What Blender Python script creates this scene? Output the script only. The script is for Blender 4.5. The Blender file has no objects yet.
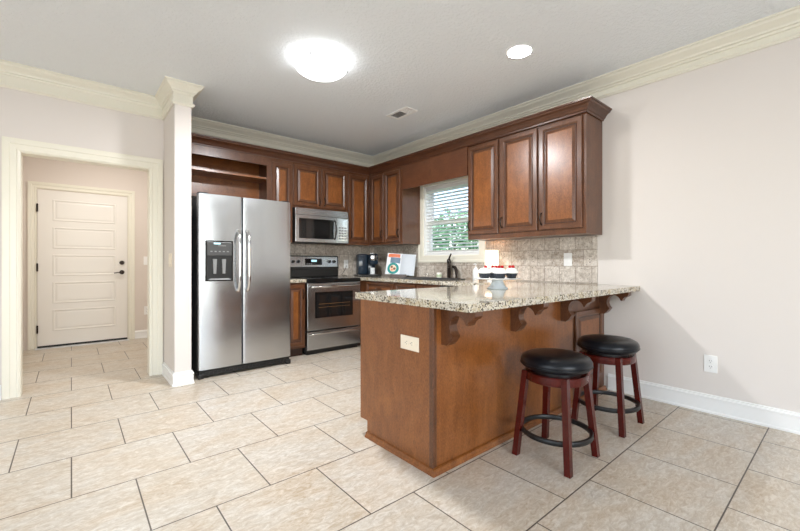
import bpy, bmesh, math, random
from mathutils import Vector, Matrix
C = bpy.context.scene.collection
SC = bpy.context.scene
PI = math.pi
R = math.radians
random.seed(7)

# ---------------------------------------------------------------- camera, world, big lights, exposure
CAM_H = 1.1
cam_d = bpy.data.cameras.new('camera'); cam_d.sensor_width = 36.0
cam_d.lens = 387.0 / 800 * 36; cam_d.shift_y = -0.0035; cam_d.clip_start = 0.05
cam = bpy.data.objects.new('camera', cam_d); C.objects.link(cam)
cam.location = (0, 0, CAM_H); cam.rotation_euler = (PI / 2, 0, -R(40.33))
SC.camera = cam
SC.view_settings.view_transform = 'Standard'
SC.view_settings.look = 'None'
SC.view_settings.gamma = 1.0
SC.view_settings.use_curve_mapping = False
SC.view_settings.exposure = 0.26
SC.cycles.diffuse_bounces = 7
SC.cycles.max_bounces = 12

W = bpy.data.worlds.new('sky'); SC.world = W; W.use_nodes = True
wn = W.node_tree; bg = wn.nodes['Background']
sky = wn.nodes.new('ShaderNodeTexSky'); sky.sky_type = 'NISHITA'; sky.sun_disc = False
sky.sun_elevation = R(50); sky.sun_rotation = R(200); sky.air_density = 1.0; sky.dust_density = 2.0
wn.links.new(sky.outputs[0], bg.inputs[0]); bg.inputs[1].default_value = 0.5

def area_light(name, loc, rot, sx, sy, power, color=(1, 1, 1)):
    l = bpy.data.lights.new(name, 'AREA'); l.shape = 'RECTANGLE'; l.size = sx; l.size_y = sy
    l.energy = power; l.color = color
    o = bpy.data.objects.new(name, l); C.objects.link(o); o.location = loc; o.rotation_euler = rot
    return o
# added fill lights, set in assumed windows behind the photographer
area_light('daylight_front_window', (0.2, -3.12, 1.45), (R(98), 0, 0), 3.0, 1.9, 74, (0.86, 0.94, 1.0))
area_light('daylight_side_window', (-3.40, 0.2, 1.45), (R(98), 0, R(-90)), 3.0, 1.9, 46, (0.86, 0.94, 1.0))
sun_d = bpy.data.lights.new('sun', 'SUN'); sun_d.energy = 3.5; sun_d.angle = R(1); sun_d.color = (1, .96, .9)
sun = bpy.data.objects.new('sun', sun_d); C.objects.link(sun)
sun.rotation_euler = Vector((-.25, .6, .8)).to_track_quat('Z', 'Y').to_euler()
# hall ceiling lamp, out of sight above the doorway
area_light('hall_lamp', (0.45, 5.6, 2.66), (0, 0, 0), 0.4, 0.4, 17, (1.0, 0.97, 0.92))

# ---------------------------------------------------------------- materials
def srgb(r, g, b):
    f = lambda c: (c / 255 / 12.92) if c / 255 <= 0.04045 else ((c / 255 + 0.055) / 1.055) ** 2.4
    return (f(r), f(g), f(b), 1.0)

def mat(name, col=(0.8, 0.8, 0.8, 1), rough=0.5, metal=0.0, **kw):
    m = bpy.data.materials.new(name); m.use_nodes = True
    b = m.node_tree.nodes['Principled BSDF']
    b.inputs['Base Color'].default_value = col
    b.inputs['Roughness'].default_value = rough
    b.inputs['Metallic'].default_value = metal
    for k, v in kw.items():
        b.inputs[k.replace('_', ' ')].default_value = v
    return m
def nt(m): return m.node_tree, m.node_tree.nodes['Principled BSDF']
def coords(t, scale=(1, 1, 1), rot=(0, 0, 0), loc=(0, 0, 0)):
    tc = t.nodes.new('ShaderNodeTexCoord'); mp = t.nodes.new('ShaderNodeMapping')
    mp.inputs['Scale'].default_value = scale; mp.inputs['Rotation'].default_value = rot
    mp.inputs['Location'].default_value = loc
    t.links.new(tc.outputs['Object'], mp.inputs['Vector']); return mp.outputs[0]
def noise(t, vec, scale, detail=4, rough=0.6, dist=0.0):
    n = t.nodes.new('ShaderNodeTexNoise'); n.inputs['Scale'].default_value = scale
    n.inputs['Detail'].default_value = detail; n.inputs['Roughness'].default_value = rough
    n.inputs['Distortion'].default_value = dist
    t.links.new(vec, n.inputs['Vector']); return n.outputs['Fac']
def ramp(t, fac, stops, interp='LINEAR'):
    r = t.nodes.new('ShaderNodeValToRGB'); r.color_ramp.interpolation = interp
    e = r.color_ramp.elements
    while len(e) < len(stops): e.new(0.5)
    for i, (p, c) in enumerate(stops):
        e[i].position = p; e[i].color = c
    t.links.new(fac, r.inputs[0]); return r.outputs[0]
def mix(t, a, b, fac, mode='MIX'):
    m = t.nodes.new('ShaderNodeMix'); m.data_type = 'RGBA'; m.blend_type = mode
    for i, v in ((6, a), (7, b), (0, fac)):
        if hasattr(v, 'is_linked'): t.links.new(v, m.inputs[i])
        else: m.inputs[i].default_value = v
    return m.outputs[2]
def bump(t, b, h, strength=0.3, dist=0.01):
    n = t.nodes.new('ShaderNodeBump'); n.inputs['Strength'].default_value = strength
    n.inputs['Distance'].default_value = dist
    t.links.new(h, n.inputs['Height']); t.links.new(n.outputs[0], b.inputs['Normal'])
G = lambda v: (v, v, v, 1)

def wall_mat(name, col):
    m = mat(name, col, 0.62); t, b = nt(m)
    bump(t, b, noise(t, coords(t), 160, 3), 0.12, 0.003); return m
M_wall = wall_mat('wall_paint', srgb(223, 216, 210))
M_hall = wall_mat('hall_wall_paint', srgb(222, 212, 203))
M_ceil = mat('ceiling_texture', srgb(236, 240, 243), 0.75); t, b = nt(M_ceil)
v = coords(t)
h = ramp(t, noise(t, v, 38, 5, 0.6, 0.4), [(0.42, G(0)), (0.58, G(1))])
bump(t, b, h, 0.45, 0.008)
M_trim = mat('trim_paint', srgb(233, 229, 214), 0.32)
M_trimw = mat('white_trim_paint', srgb(240, 240, 238), 0.32)
M_door = mat('door_paint', srgb(233, 229, 222), 0.35)

# floor: half-bonded square porcelain tiles
M_floor = mat('floor_tile', G(0.5), 0.4); t, b = nt(M_floor)
v = coords(t, loc=(0.0, 0.1237, 0))
br = t.nodes.new('ShaderNodeTexBrick')
br.inputs['Scale'].default_value = 1.0; br.inputs['Brick Width'].default_value = 0.5
br.inputs['Row Height'].default_value = 0.499; br.inputs['Mortar Size'].default_value = 0.0034
br.inputs['Mortar Smooth'].default_value = 0.2; br.offset = 0.5; br.offset_frequency = 2
br.inputs['Color1'].default_value = G(0.0); br.inputs['Color2'].default_value = G(1.0)
br.inputs['Mortar'].default_value = G(0.5)
t.links.new(v, br.inputs['Vector'])
v2 = coords(t, (1.0, 2.2, 1)); vw = coords(t, (1.5, 3.5, 1), rot=(0, 0, R(12)))
base = ramp(t, br.outputs['Color'], [(0, srgb(186, 174, 157)), (0.5, srgb(198, 189, 177)), (1, srgb(180, 171, 158))])
blot = ramp(t, noise(t, v2, 1.9, 7, 0.7, 0.6), [(0.38, srgb(184, 158, 124)), (0.5, srgb(196, 184, 167)), (0.60, srgb(196, 192, 184))])
c1 = mix(t, base, blot, 0.55)
vein = ramp(t, noise(t, vw, 11, 10, 0.78, 1.3), [(0.38, srgb(160, 138, 110)), (0.485, srgb(196, 184, 167)), (0.54, srgb(212, 204, 192)), (0.60, srgb(234, 229, 220))])
c2 = mix(t, c1, vein, 0.42)
pit = ramp(t, noise(t, vw, 26, 6, 0.7, 0.5), [(0.56, G(0)), (0.66, G(1))])
pm = t.nodes.new('ShaderNodeMath'); pm.operation = 'MULTIPLY'; pm.inputs[1].default_value = 0.34
t.links.new(pit, pm.inputs[0])
c3 = mix(t, c2, srgb(165, 143, 115), pm.outputs[0])
c4 = mix(t, c3, srgb(86, 76, 66), br.outputs['Fac'])
t.links.new(c4, b.inputs['Base Color'])
inv = t.nodes.new('ShaderNodeMath'); inv.operation = 'SUBTRACT'; inv.inputs[0].default_value = 1
t.links.new(br.outputs['Fac'], inv.inputs[1]); bump(t, b, inv.outputs[0], 0.5, 0.003)
b.inputs['Roughness'].default_value = 0.36

def mix3(a, b, f): return tuple(x * (1 - f) + y * f for x, y in zip(a, b))
def wood(name, dark, mid, light, rough=0.3, scale=(7, 7, 0.9), k=2.0):
    m = mat(name, mid, rough); t, b = nt(m)
    v = coords(t, scale)
    n1 = noise(t, v, 2.2 * k, 5, 0.6, 1.2)
    n2 = noise(t, coords(t, (2.6, 2.6, 1.8)), 3.0, 5, 0.62, .8)
    c = ramp(t, n1, [(0.25, mix3(dark, mid, .35)), (0.5, mid), (0.75, light)])
    c2_ = ramp(t, n2, [(0.30, mix3(dark, mid, .25)), (0.5, mid), (0.7, light)])
    fn = ramp(t, noise(t, coords(t, (30, 30, 14)), 5, 5, 0.75, 0.4), [(0.3, light), (0.48, mid), (0.64, dark)])
    cc = mix(t, mix(t, c, c2_, 0.5), fn, 0.45)
    kn = ramp(t, noise(t, coords(t, (1, 1, .6)), 11, 2, 0.5), [(0.69, G(0)), (0.78, G(0.45))])
    cc = mix(t, cc, dark, kn)
    t.links.new(cc, b.inputs['Base Color'])
    b.inputs['Coat Weight'].default_value = 0.3; b.inputs['Coat Roughness'].default_value = 0.25
    return m
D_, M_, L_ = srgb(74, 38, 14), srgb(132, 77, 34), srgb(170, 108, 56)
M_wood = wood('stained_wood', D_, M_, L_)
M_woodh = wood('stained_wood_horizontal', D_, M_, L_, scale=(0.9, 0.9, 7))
M_frame = wood('stained_wood_frame', srgb(50, 27, 15), srgb(94, 56, 32), srgb(130, 82, 50))  # darker than the panels, whose reflected sheen is put into their lighter colour
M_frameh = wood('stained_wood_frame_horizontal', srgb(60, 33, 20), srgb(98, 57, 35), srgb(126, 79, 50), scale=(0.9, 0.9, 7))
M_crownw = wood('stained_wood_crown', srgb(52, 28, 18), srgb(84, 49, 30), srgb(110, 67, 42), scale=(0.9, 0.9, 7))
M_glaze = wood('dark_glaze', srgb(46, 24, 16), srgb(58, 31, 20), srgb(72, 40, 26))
M_stool = wood('cherry_stool_wood', srgb(40, 7, 5), srgb(74, 15, 10), srgb(98, 24, 14), 0.22)
M_stool.node_tree.nodes['Principled BSDF'].inputs['Coat Weight'].default_value = 0.15
M_stool.node_tree.nodes['Principled BSDF'].inputs['Specular IOR Level'].default_value = 0.35

def granite(name):
    m = mat(name, G(0.6), 0.07, IOR=1.65); t, b = nt(m)
    v = coords(t)
    a = ramp(t, noise(t, v, 14, 5, 0.7, 0.3), [(0.35, srgb(178, 160, 124)), (0.5, srgb(214, 206, 188)), (0.65, srgb(190, 184, 172))])
    vo = t.nodes.new('ShaderNodeTexVoronoi'); vo.inputs['Scale'].default_value = 150
    t.links.new(v, vo.inputs['Vector'])
    sp = ramp(t, vo.outputs['Color'], [(0.34, G(1)), (0.42, G(0))])
    gate = ramp(t, noise(t, v, 30, 5, 0.75), [(0.42, G(0)), (0.50, G(1))])
    mm = mix(t, sp, gate, 1.0, 'MULTIPLY')
    c = mix(t, a, srgb(52, 44, 38), mm)
    sp2 = ramp(t, noise(t, v, 80, 4, 0.85), [(0.53, G(0)), (0.60, G(0.75))])
    c = mix(t, c, srgb(112, 92, 66), sp2)
    t.links.new(c, b.inputs['Base Color']); return m
M_granite = granite('speckled_granite')

def travertine():
    m = mat('tumbled_stone_tile', G(0.5), 0.55); t, b = nt(m)
    tc = t.nodes.new('ShaderNodeTexCoord'); sx = t.nodes.new('ShaderNodeSeparateXYZ'); cx = t.nodes.new('ShaderNodeCombineXYZ')
    t.links.new(tc.outputs['Object'], sx.inputs[0])
    ad = t.nodes.new('ShaderNodeMath'); ad.operation = 'ADD'
    t.links.new(sx.outputs[0], ad.inputs[0]); t.links.new(sx.outputs[1], ad.inputs[1])
    t.links.new(ad.outputs[0], cx.inputs[0]); t.links.new(sx.outputs[2], cx.inputs[1])
    br = t.nodes.new('ShaderNodeTexBrick'); br.inputs['Scale'].default_value = 1
    br.inputs['Brick Width'].default_value = 0.152; br.inputs['Row Height'].default_value = 0.1525
    br.inputs['Mortar Size'].default_value = 0.003; br.offset = 0.5
    br.inputs['Color1'].default_value = G(0); br.inputs['Color2'].default_value = G(1); br.inputs['Mortar'].default_value = G(0.5)
    t.links.new(cx.outputs[0], br.inputs['Vector'])
    v = coords(t)
    a = ramp(t, br.outputs['Color'], [(0, srgb(166, 152, 138)), (1, srgb(224, 216, 206))])
    n_ = ramp(t, noise(t, v, 30, 6, 0.75, 0.5), [(0.38, srgb(132, 118, 104)), (0.5, srgb(200, 189, 176)), (0.60, srgb(236, 230, 222))])
    c = mix(t, a, n_, 0.5)
    pt = ramp(t, noise(t, v, 60, 4, 0.7), [(0.60, G(0)), (0.645, G(0.9))])
    c = mix(t, c, srgb(86, 72, 60), pt)
    mf = t.nodes.new('ShaderNodeMath'); mf.operation = 'MULTIPLY'; mf.inputs[1].default_value = 0.8
    t.links.new(br.outputs['Fac'], mf.inputs[0])
    c = mix(t, c, srgb(140, 126, 112), mf.outputs[0])
    t.links.new(c, b.inputs['Base Color'])
    bump(t, b, pt, -0.4, 0.004)
    return m
M_stone = travertine()

def steel(name, g, rough, streak):
    m = mat(name, (g * .95, g * .985, g * 1.02, 1), rough, 1.0); t, b = nt(m)
    n_ = noise(t, coords(t, streak), 3.0, 4, 0.6)
    t.links.new(ramp(t, n_, [(0.3, G(rough - 0.02)), (0.7, G(rough + 0.03))]), b.inputs['Roughness'])
    return m
M_steel = steel('brushed_stainless', 0.60, 0.24, (1.2, 1.2, 1.5))
M_steel2 = steel('brushed_stainless_horizontal', 0.58, 0.24, (1, 1, 2))
M_chrome = mat('polished_steel', G(0.72), 0.14, 1.0)
M_black = mat('black_plastic', G(0.012), 0.35)
M_gloss = mat('black_glass', G(0.008), 0.06)
M_side = mat('black_textured_side', G(0.018), 0.5)
M_dgrey = mat('dark_grey_plastic', G(0.06), 0.35)
M_mid = mat('grey_plastic', G(0.22), 0.4)
M_leather = mat('black_leather', (0.004, 0.005, 0.008, 1), 0.30, Specular_IOR_Level=0.32); t, b = nt(M_leather)
bump(t, b, noise(t, coords(t), 220, 3), 0.12, 0.002)
M_bronze = mat('oil_rubbed_bronze', (0.035, 0.026, 0.022, 1), 0.32, 0.85)
M_plate = mat('white_plastic_plate', srgb(244, 244, 242), 0.3)
M_almond = mat('almond_plastic_plate', srgb(240, 228, 208), 0.3)
M_slot = mat('dark_slot', G(0.03), 0.6)
M_cer = mat('white_ceramic', srgb(236, 240, 242), 0.12)
M_slat = mat('white_blind_slat', srgb(246, 246, 244), 0.4)
M_rubber = mat('black_door_sweep', G(0.015), 0.6)
M_alum = mat('aluminium_threshold', G(0.75), 0.35, 0.6)
M_ringm = mat('black_metal_ring', G(0.015), 0.38, 0.3)
M_candle = mat('white_wax_jar', srgb(240, 238, 228), 0.25)
M_gr = mat('green_label', srgb(190, 205, 170), 0.5)
M_frost = mat('white_frosting', srgb(250, 248, 244), 0.5)
M_cup = mat('dark_foil_cup', (0.035, 0.04, 0.05, 1), 0.35, 0.4)
M_red = mat('red_cherry', srgb(176, 16, 26), 0.18)
M_paper = mat('page_paper', srgb(232, 236, 240), 0.5)
M_teal = mat('teal_plate_print', srgb(24, 142, 138), 0.5)
M_orange = mat('orange_food_print', srgb(222, 120, 80), 0.5)
M_blue = mat('slate_blue_print', srgb(104, 128, 150), 0.5)
M_food = mat('brown_food_print', srgb(120, 82, 62), 0.5)
M_cream = mat('cream_food_print', srgb(236, 206, 178), 0.5)
M_textp = mat('printed_text_page', srgb(218, 224, 230), 0.5); t, b = nt(M_textp)
w_ = t.nodes.new('ShaderNodeTexWave'); w_.wave_type = 'BANDS'; w_.bands_direction = 'Z'
w_.inputs['Scale'].default_value = 22; w_.inputs['Distortion'].default_value = 0
t.links.new(coords(t), w_.inputs['Vector'])
t.links.new(ramp(t, w_.outputs['Fac'], [(0.55, srgb(220, 226, 232)), (0.75, srgb(168, 178, 190))]), b.inputs['Base Color'])
M_navy = mat('blue_black_gloss', (0.016, 0.028, 0.045, 1), 0.1)
M_glass = mat('window_glass', G(1), 0.0, Transmission_Weight=1.0, IOR=1.01)
M_oven = mat('oven_window_glass', G(0.012), 0.04)
M_vinyl = mat('white_vinyl', srgb(242, 242, 240), 0.35)
def emis(name, col, s):
    m = mat(name, col, 0.4); b = m.node_tree.nodes['Principled BSDF']
    b.inputs['Emission Color'].default_value = col; b.inputs['Emission Strength'].default_value = s; return m
M_dome = emis('lit_frosted_glass', (0.97, 0.985, 1.0, 1), 3.6)
M_can = emis('lit_recessed_lens', (1.0, 0.97, 0.93, 1), 62.0)
M_shade = emis('lit_lamp_shade', (1.0, 0.84, 0.66, 1), 2.0)
M_led = emis('lit_display', (0.5, 0.8, 0.9, 1), 0.6)
def leafmat(name, a, b_):
    m = mat(name, a, 0.6); t, b = nt(m)
    t.links.new(ramp(t, noise(t, coords(t), 3, 3), [(0.35, a), (0.65, b_)]), b.inputs['Base Color']); return m
M_leaf = leafmat('leaf_green', srgb(92, 148, 104), srgb(160, 204, 158))
M_leaf2 = leafmat('leaf_green_dark', srgb(50, 104, 76), srgb(110, 160, 120))
M_bark = mat('tree_bark', srgb(92, 74, 58), 0.8)
M_lawn = leafmat('lawn_grass', srgb(78, 112, 62), srgb(108, 140, 84))

# ---------------------------------------------------------------- mesh helpers
class MB:
    def __init__(s): s.bm = bmesh.new()
    def _mi(s, faces, mi):
        for f in faces: f.material_index = mi
    def box(s, x0, x1, y0, y1, z0, z1, mi=0, bev=0.0, seg=2):
        r = bmesh.ops.create_cube(s.bm, size=1.0)
        vs = r['verts']
        for v in vs:
            v.co = Vector((x0 + (v.co.x + .5) * (x1 - x0), y0 + (v.co.y + .5) * (y1 - y0), z0 + (v.co.z + .5) * (z1 - z0)))
        fs = {f for v in vs for f in v.link_faces}
        s._mi(fs, mi)
        if bev > 0:
            es = {e for v in vs for e in v.link_edges}
            r = bmesh.ops.bevel(s.bm, geom=list(es), offset=bev, segments=seg, affect='EDGES', profile=0.5)
            s._mi(r['faces'], mi)
        return s
    def hexa(s, b4, t4, mi=0):
        vs = [s.bm.verts.new(p) for p in b4] + [s.bm.verts.new(p) for p in t4]
        fs = [s.bm.faces.new([vs[3], vs[2], vs[1], vs[0]]), s.bm.faces.new(vs[4:])]
        for i in range(4):
            j = (i + 1) % 4
            fs.append(s.bm.faces.new([vs[i], vs[j], vs[4 + j], vs[4 + i]]))
        s._mi(fs, mi); return s
    def prism(s, pts, fn0, fn1, mi=0):
        a = [s.bm.verts.new(fn0(*p)) for p in pts]; b_ = [s.bm.verts.new(fn1(*p)) for p in pts]
        fs = [s.bm.faces.new(a), s.bm.faces.new(b_[::-1])]
        n = len(pts)
        for i in range(n):
            j = (i + 1) % n
            fs.append(s.bm.faces.new([a[j], a[i], b_[i], b_[j]]))
        s._mi(fs, mi); return s
    def lathe(s, prof, c=(0, 0, 0), seg=32, mi=0, M=None):
        c = Vector(c); rings = []
        for r, z in prof:
            if r < 1e-6: rings.append([s.bm.verts.new((0, 0, z))])
            else: rings.append([s.bm.verts.new((r * math.cos(2 * PI * i / seg), r * math.sin(2 * PI * i / seg), z)) for i in range(seg)])
        fs = []
        for a, b_ in zip(rings, rings[1:]):
            for i in range(seg):
                j = (i + 1) % seg
                if len(a) == 1 and len(b_) == 1: continue
                if len(a) == 1: fs.append(s.bm.faces.new([a[0], b_[j], b_[i]]))
                elif len(b_) == 1: fs.append(s.bm.faces.new([a[i], a[j], b_[0]]))
                else: fs.append(s.bm.faces.new([a[i], a[j], b_[j], b_[i]]))
        s._mi(fs, mi)
        for ring in rings:
            for v in ring:
                co = v.co.copy()
                if M is not None: co = M @ co
                v.co = co + c
        return s
    def tube(s, pts, r, seg=10, mi=0, closed=False, flat=None):
        pts = [Vector(p) for p in pts]; n = len(pts); rings = []
        up = None
        for i, p in enumerate(pts):
            if closed: d = (pts[(i + 1) % n] - pts[i - 1]).normalized()
            else: d = (pts[min(i + 1, n - 1)] - pts[max(i - 1, 0)]).normalized()
            if up is None:
                up = Vector((0, 0, 1)) if abs(d.z) < 0.9 else Vector((1, 0, 0))
            x = d.cross(up).normalized(); y = x.cross(d).normalized(); up = y
            rr = r[i] if isinstance(r, (list, tuple)) else r
            ry = rr * (flat if flat else 1)
            rings.append([s.bm.verts.new(p + x * rr * math.cos(2 * PI * k / seg) + y * ry * math.sin(2 * PI * k / seg)) for k in range(seg)])
        fs = []
        for i in range(n if closed else n - 1):
            a, b_ = rings[i], rings[(i + 1) % n]
            for k in range(seg):
                j = (k + 1) % seg
                fs.append(s.bm.faces.new([a[k], a[j], b_[j], b_[k]]))
        if not closed:
            fs.append(s.bm.faces.new(rings[0][::-1])); fs.append(s.bm.faces.new(rings[-1]))
        s._mi(fs, mi); return s
    def rects(s, x0, x1, z0, z1, steps, mis=None):
        """concentric rectangles in the xz plane: steps of (inset, y); first ring is closed at the back"""
        prev = None
        for k, (ins, y) in enumerate(steps):
            q = [(x0 + ins, y, z0 + ins), (x1 - ins, y, z0 + ins), (x1 - ins, y, z1 - ins), (x0 + ins, y, z1 - ins)]
            ring = [s.bm.verts.new(p) for p in q]
            mi = mis[k] if mis else 0
            if prev is None:
                f = s.bm.faces.new(ring[::-1]); f.material_index = mi
            else:
                for i in range(4):
                    j = (i + 1) % 4
                    f = s.bm.faces.new([prev[i], prev[j], ring[j], ring[i]]); f.material_index = mi
            prev = ring
        f = s.bm.faces.new(prev); f.material_index = mis[-1] if mis else 0
        return s
    def sweep(s, path, prof, mi=0, closed=False, caps=True):
        """profile (offset to the LEFT of the path direction, z) along an xy path with mitred corners"""
        n = len(path); P = [Vector((p[0], p[1])) for p in path]; rings = []
        for i in range(n):
            d1 = (P[i] - P[i - 1]).normalized() if i > 0 or closed else None
            d2 = (P[(i + 1) % n] - P[i]).normalized() if i < n - 1 or closed else None
            if d1 is None: d1 = d2
            if d2 is None: d2 = d1
            n1 = Vector((-d1.y, d1.x)); n2 = Vector((-d2.y, d2.x)); m = (n1 + n2)
            m = m / max(1e-6, m.length); m = m / max(0.2, m.dot(n1))
            rings.append([s.bm.verts.new((P[i].x + m.x * o, P[i].y + m.y * o, z)) for o, z in prof])
        fs = []
        k = len(prof)
        for i in range(n if closed else n - 1):
            a, b_ = rings[i], rings[(i + 1) % n]
            for j in range(k):
                l = (j + 1) % k
                fs.append(s.bm.faces.new([a[j], a[l], b_[l], b_[j]]))
        if caps and not closed:
            fs.append(s.bm.faces.new(rings[0])); fs.append(s.bm.faces.new(rings[-1][::-1]))
        s._mi(fs, mi); return s
    def build(s, name, mats, parent=None, smooth=None, loc=None):
        bmesh.ops.recalc_face_normals(s.bm, faces=s.bm.faces[:])
        me = bpy.data.meshes.new(name); s.bm.to_mesh(me); s.bm.free()
        for m in (mats if isinstance(mats, (list, tuple)) else [mats]): me.materials.append(m)
        if smooth:
            me.polygons.foreach_set('use_smooth', [True] * len(me.polygons))
            me.set_sharp_from_angle(angle=R(smooth))
        o = bpy.data.objects.new(name, me); C.objects.link(o)
        if parent: o.parent = parent
        if loc: o.location = loc
        return o

def tag(o, label=None, cat=None, group=None, kind=None):
    if label: o['label'] = label
    if cat: o['category'] = cat
    if group: o['group'] = group
    if kind: o['kind'] = kind
    return o
def thing(name, label, cat, loc=(0, 0, 0), rz=0.0, group=None):
    o = bpy.data.objects.new(name, None); C.objects.link(o); o.empty_display_size = 0.1
    o.location = loc; o.rotation_euler = (0, 0, rz)
    return tag(o, label, cat, group)
def copy_tree(o, parent=None):
    c = o.copy(); C.objects.link(c); c.parent = parent
    for ch in [x for x in bpy.data.objects if x.parent == o]: copy_tree(ch, c)
    return c
def struct(o): o['kind'] = 'structure'; return o
RIGHT = -PI / 2      # builds made facing local -Y face world -X

# ---------------------------------------------------------------- the setting
XR, YB, YL, ZC = 3.57, 4.82, 4.45, 2.705
XP0, XP1, YP = 0.70, 0.834, 3.925
XW, YF = -3.5, -3.2
HX, HY = -0.46, 6.75

m = MB(); m.box(XW, 3.71, YF, 6.9, -0.12, 0); struct(m.build('floor', M_floor))
m = MB(); m.box(XW, 3.71, YF, 6.9, ZC, ZC + 0.12); struct(m.build('ceiling', M_ceil))

def wall_boxes(m, axis, a0, a1, t0, t1, z1, holes):
    """wall along an axis with rectangular holes (a0, a1, z0, z1)"""
    def bx(p, q, za, zb):
        if q - p < 1e-4 or zb - za < 1e-4: return
        if axis == 'x': m.box(p, q, t0, t1, za, zb)
        else: m.box(t0, t1, p, q, za, zb)
    cur = a0
    for h0, h1, hz0, hz1 in sorted(holes):
        bx(cur, h0, 0, z1); bx(h0, h1, 0, hz0); bx(h0, h1, hz1, z1); cur = h1
    bx(cur, a1, 0, z1)
WY0, WY1, WZ0, WZ1 = 2.79, 3.715, 1.195, 2.10
m = MB(); wall_boxes(m, 'y', YF, 6.9, XR, XR + 0.14, ZC, [(WY0, WY1, WZ0, WZ1)]); struct(m.build('wall_right', M_wall))
m = MB(); m.box(XP1, XR, YB, YB + 0.12, 0, ZC); struct(m.build('wall_back', M_wall))
m = MB(); wall_boxes(m, 'x', XW, XP0, YL, YL + 0.12, ZC, [(-0.335, 0.596, 0, 2.025)]); struct(m.build('wall_left', M_wall))
m = MB(); m.box(XP0, XP1, YP, YB + 0.12, 0, ZC); struct(m.build('wall_partition', M_wall))
m = MB(); m.box(XW, XR, HY, HY + 0.12, 0, ZC); struct(m.build('wall_hall_back', M_hall))
m = MB(); wall_boxes(m, 'y', YL + 0.12, HY, HX - 0.12, HX, ZC, [(5.35, 6.28, 0, 2.03)]); struct(m.build('wall_hall_left', M_hall))
m = MB(); m.box(1.6, 1.72, YB + 0.12, HY, 0, ZC); struct(m.build('wall_hall_right', M_hall))
# walls behind the photographer, each with an opening added for a fill light
m = MB(); wall_boxes(m, 'x', XW, XR, YF, YF + 0.12, ZC, [(-1.4, 1.8, 0.45, 2.45)]); struct(m.build('wall_front', M_wall))
m = MB(); wall_boxes(m, 'y', YF + 0.12, YL, XW - 0.12, XW, ZC, [(-1.4, 1.8, 0.45, 2.45)]); struct(m.build('wall_side', M_wall))

# crown moulding
def crown_prof(drop, p=0.1):
    k = p / 0.1; z = ZC
    return [(0, z), (0.1 * k, z), (0.1 * k, z - .012), (0.088 * k, z - .016), (0.08 * k, z - .030), (0.058 * k, z - .046), (0.042 * k, z - .060),
            (0.038 * k, z - .072), (0.026 * k, z - .076), (0.022 * k, z - .088), (0.012, z - .092), (0.012, z - drop + .030), (0.024, z - drop + .026),
            (0.026, z - drop + .014), (0.016, z - drop + .006), (0.014, z - drop), (0, z - drop)]
m = MB(); m.sweep([(XW, YL), (XP0, YL), (XP0, YP), (XP1, YP), (XP1, YB - 0.1)], [(-o, z) for o, z in crown_prof(0.19, 0.088)])
struct(m.build('trim_1', M_trim))
m = MB(); m.sweep([(XP1 + 0.001, YB), (XR, YB), (XR, YF + 0.12)], [(-o, z) for o, z in crown_prof(0.155, 0.115)])
struct(m.build('trim_2', M_trim))
def base_prof(h):
    return [(0, 0), (0.022, 0), (0.022, 0.012), (0.015, 0.02), (0.015, h - .032), (0.019, h - .028), (0.019, h - .018), (0.010, h - .012), (0.010, h - .004), (0.004, h), (0, h)]
m = MB(); m.sweep([(XR, 1.395), (XR, YF + 0.12)], [(-o, z) for o, z in base_prof(0.135)]); struct(m.build('baseboard_right', M_trimw))
m = MB(); m.sweep([(XP0, YL - 0.025), (XP0, YP), (XP1, YP), (XP1, YP + 0.04)], [(-o, z) for o, z in base_prof(0.118)]); struct(m.build('baseboard_partition', M_trimw))
m = MB(); m.sweep([(0.70, HY), (1.6, HY)], [(-o, z) for o, z in base_prof(0.115)]); struct(m.build('baseboard_hall', M_trimw))
m = MB(); m.sweep([(XW, YL), (-0.43, YL)], [(-o, z) for o, z in base_prof(0.118)]); struct(m.build('baseboard_left', M_trimw))

# doorway casings: profile swept up, over and down; frame lies in the xz plane facing -Y
def casing(name, x0, x1, zt, w, y, mats, thick=0.022, sgn=1, parent=None):
    m = MB()
    prof = [(0, 0), (0, .010), (.012, .016), (.020, .016), (.024, .012), (w * .55, .014), (w * .6, .020), (w * .86, thick), (w, thick), (w, 0)]
    rings = []
    for (cx, cz, dx, dz) in ((x0, 0, -1, 0), (x0, zt, -1, 1), (x1, zt, 1, 1), (x1, 0, 1, 0)):
        rings.append([m.bm.verts.new((cx + dx * o, y - sgn * th, cz + dz * o)) for o, th in prof])
    for a, b_ in zip(rings, rings[1:]):
        for j in range(len(prof)):
            l = (j + 1) % len(prof)
            m.bm.faces.new([a[j], a[l], b_[l], b_[j]])
    m.bm.faces.new(rings[0]); m.bm.faces.new(rings[-1][::-1])
    return m.build(name, mats, parent)
struct(casing('trim_3', -0.320, 0.581, 2.010, 0.106, YL, M_trim))
m = MB(); m.box(-0.335, -0.316, YL - .002, YL + .122, 0, 2.006); m.box(0.577, 0.596, YL - .002, YL + .122, 0, 2.006); m.box(-0.335, 0.596, YL - .002, YL + .122, 2.006, 2.025)
struct(m.build('trim_4', M_trim))
struct(casing('trim_5', -0.335, 0.612, 2.045, 0.085, HY, M_trim))

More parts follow.
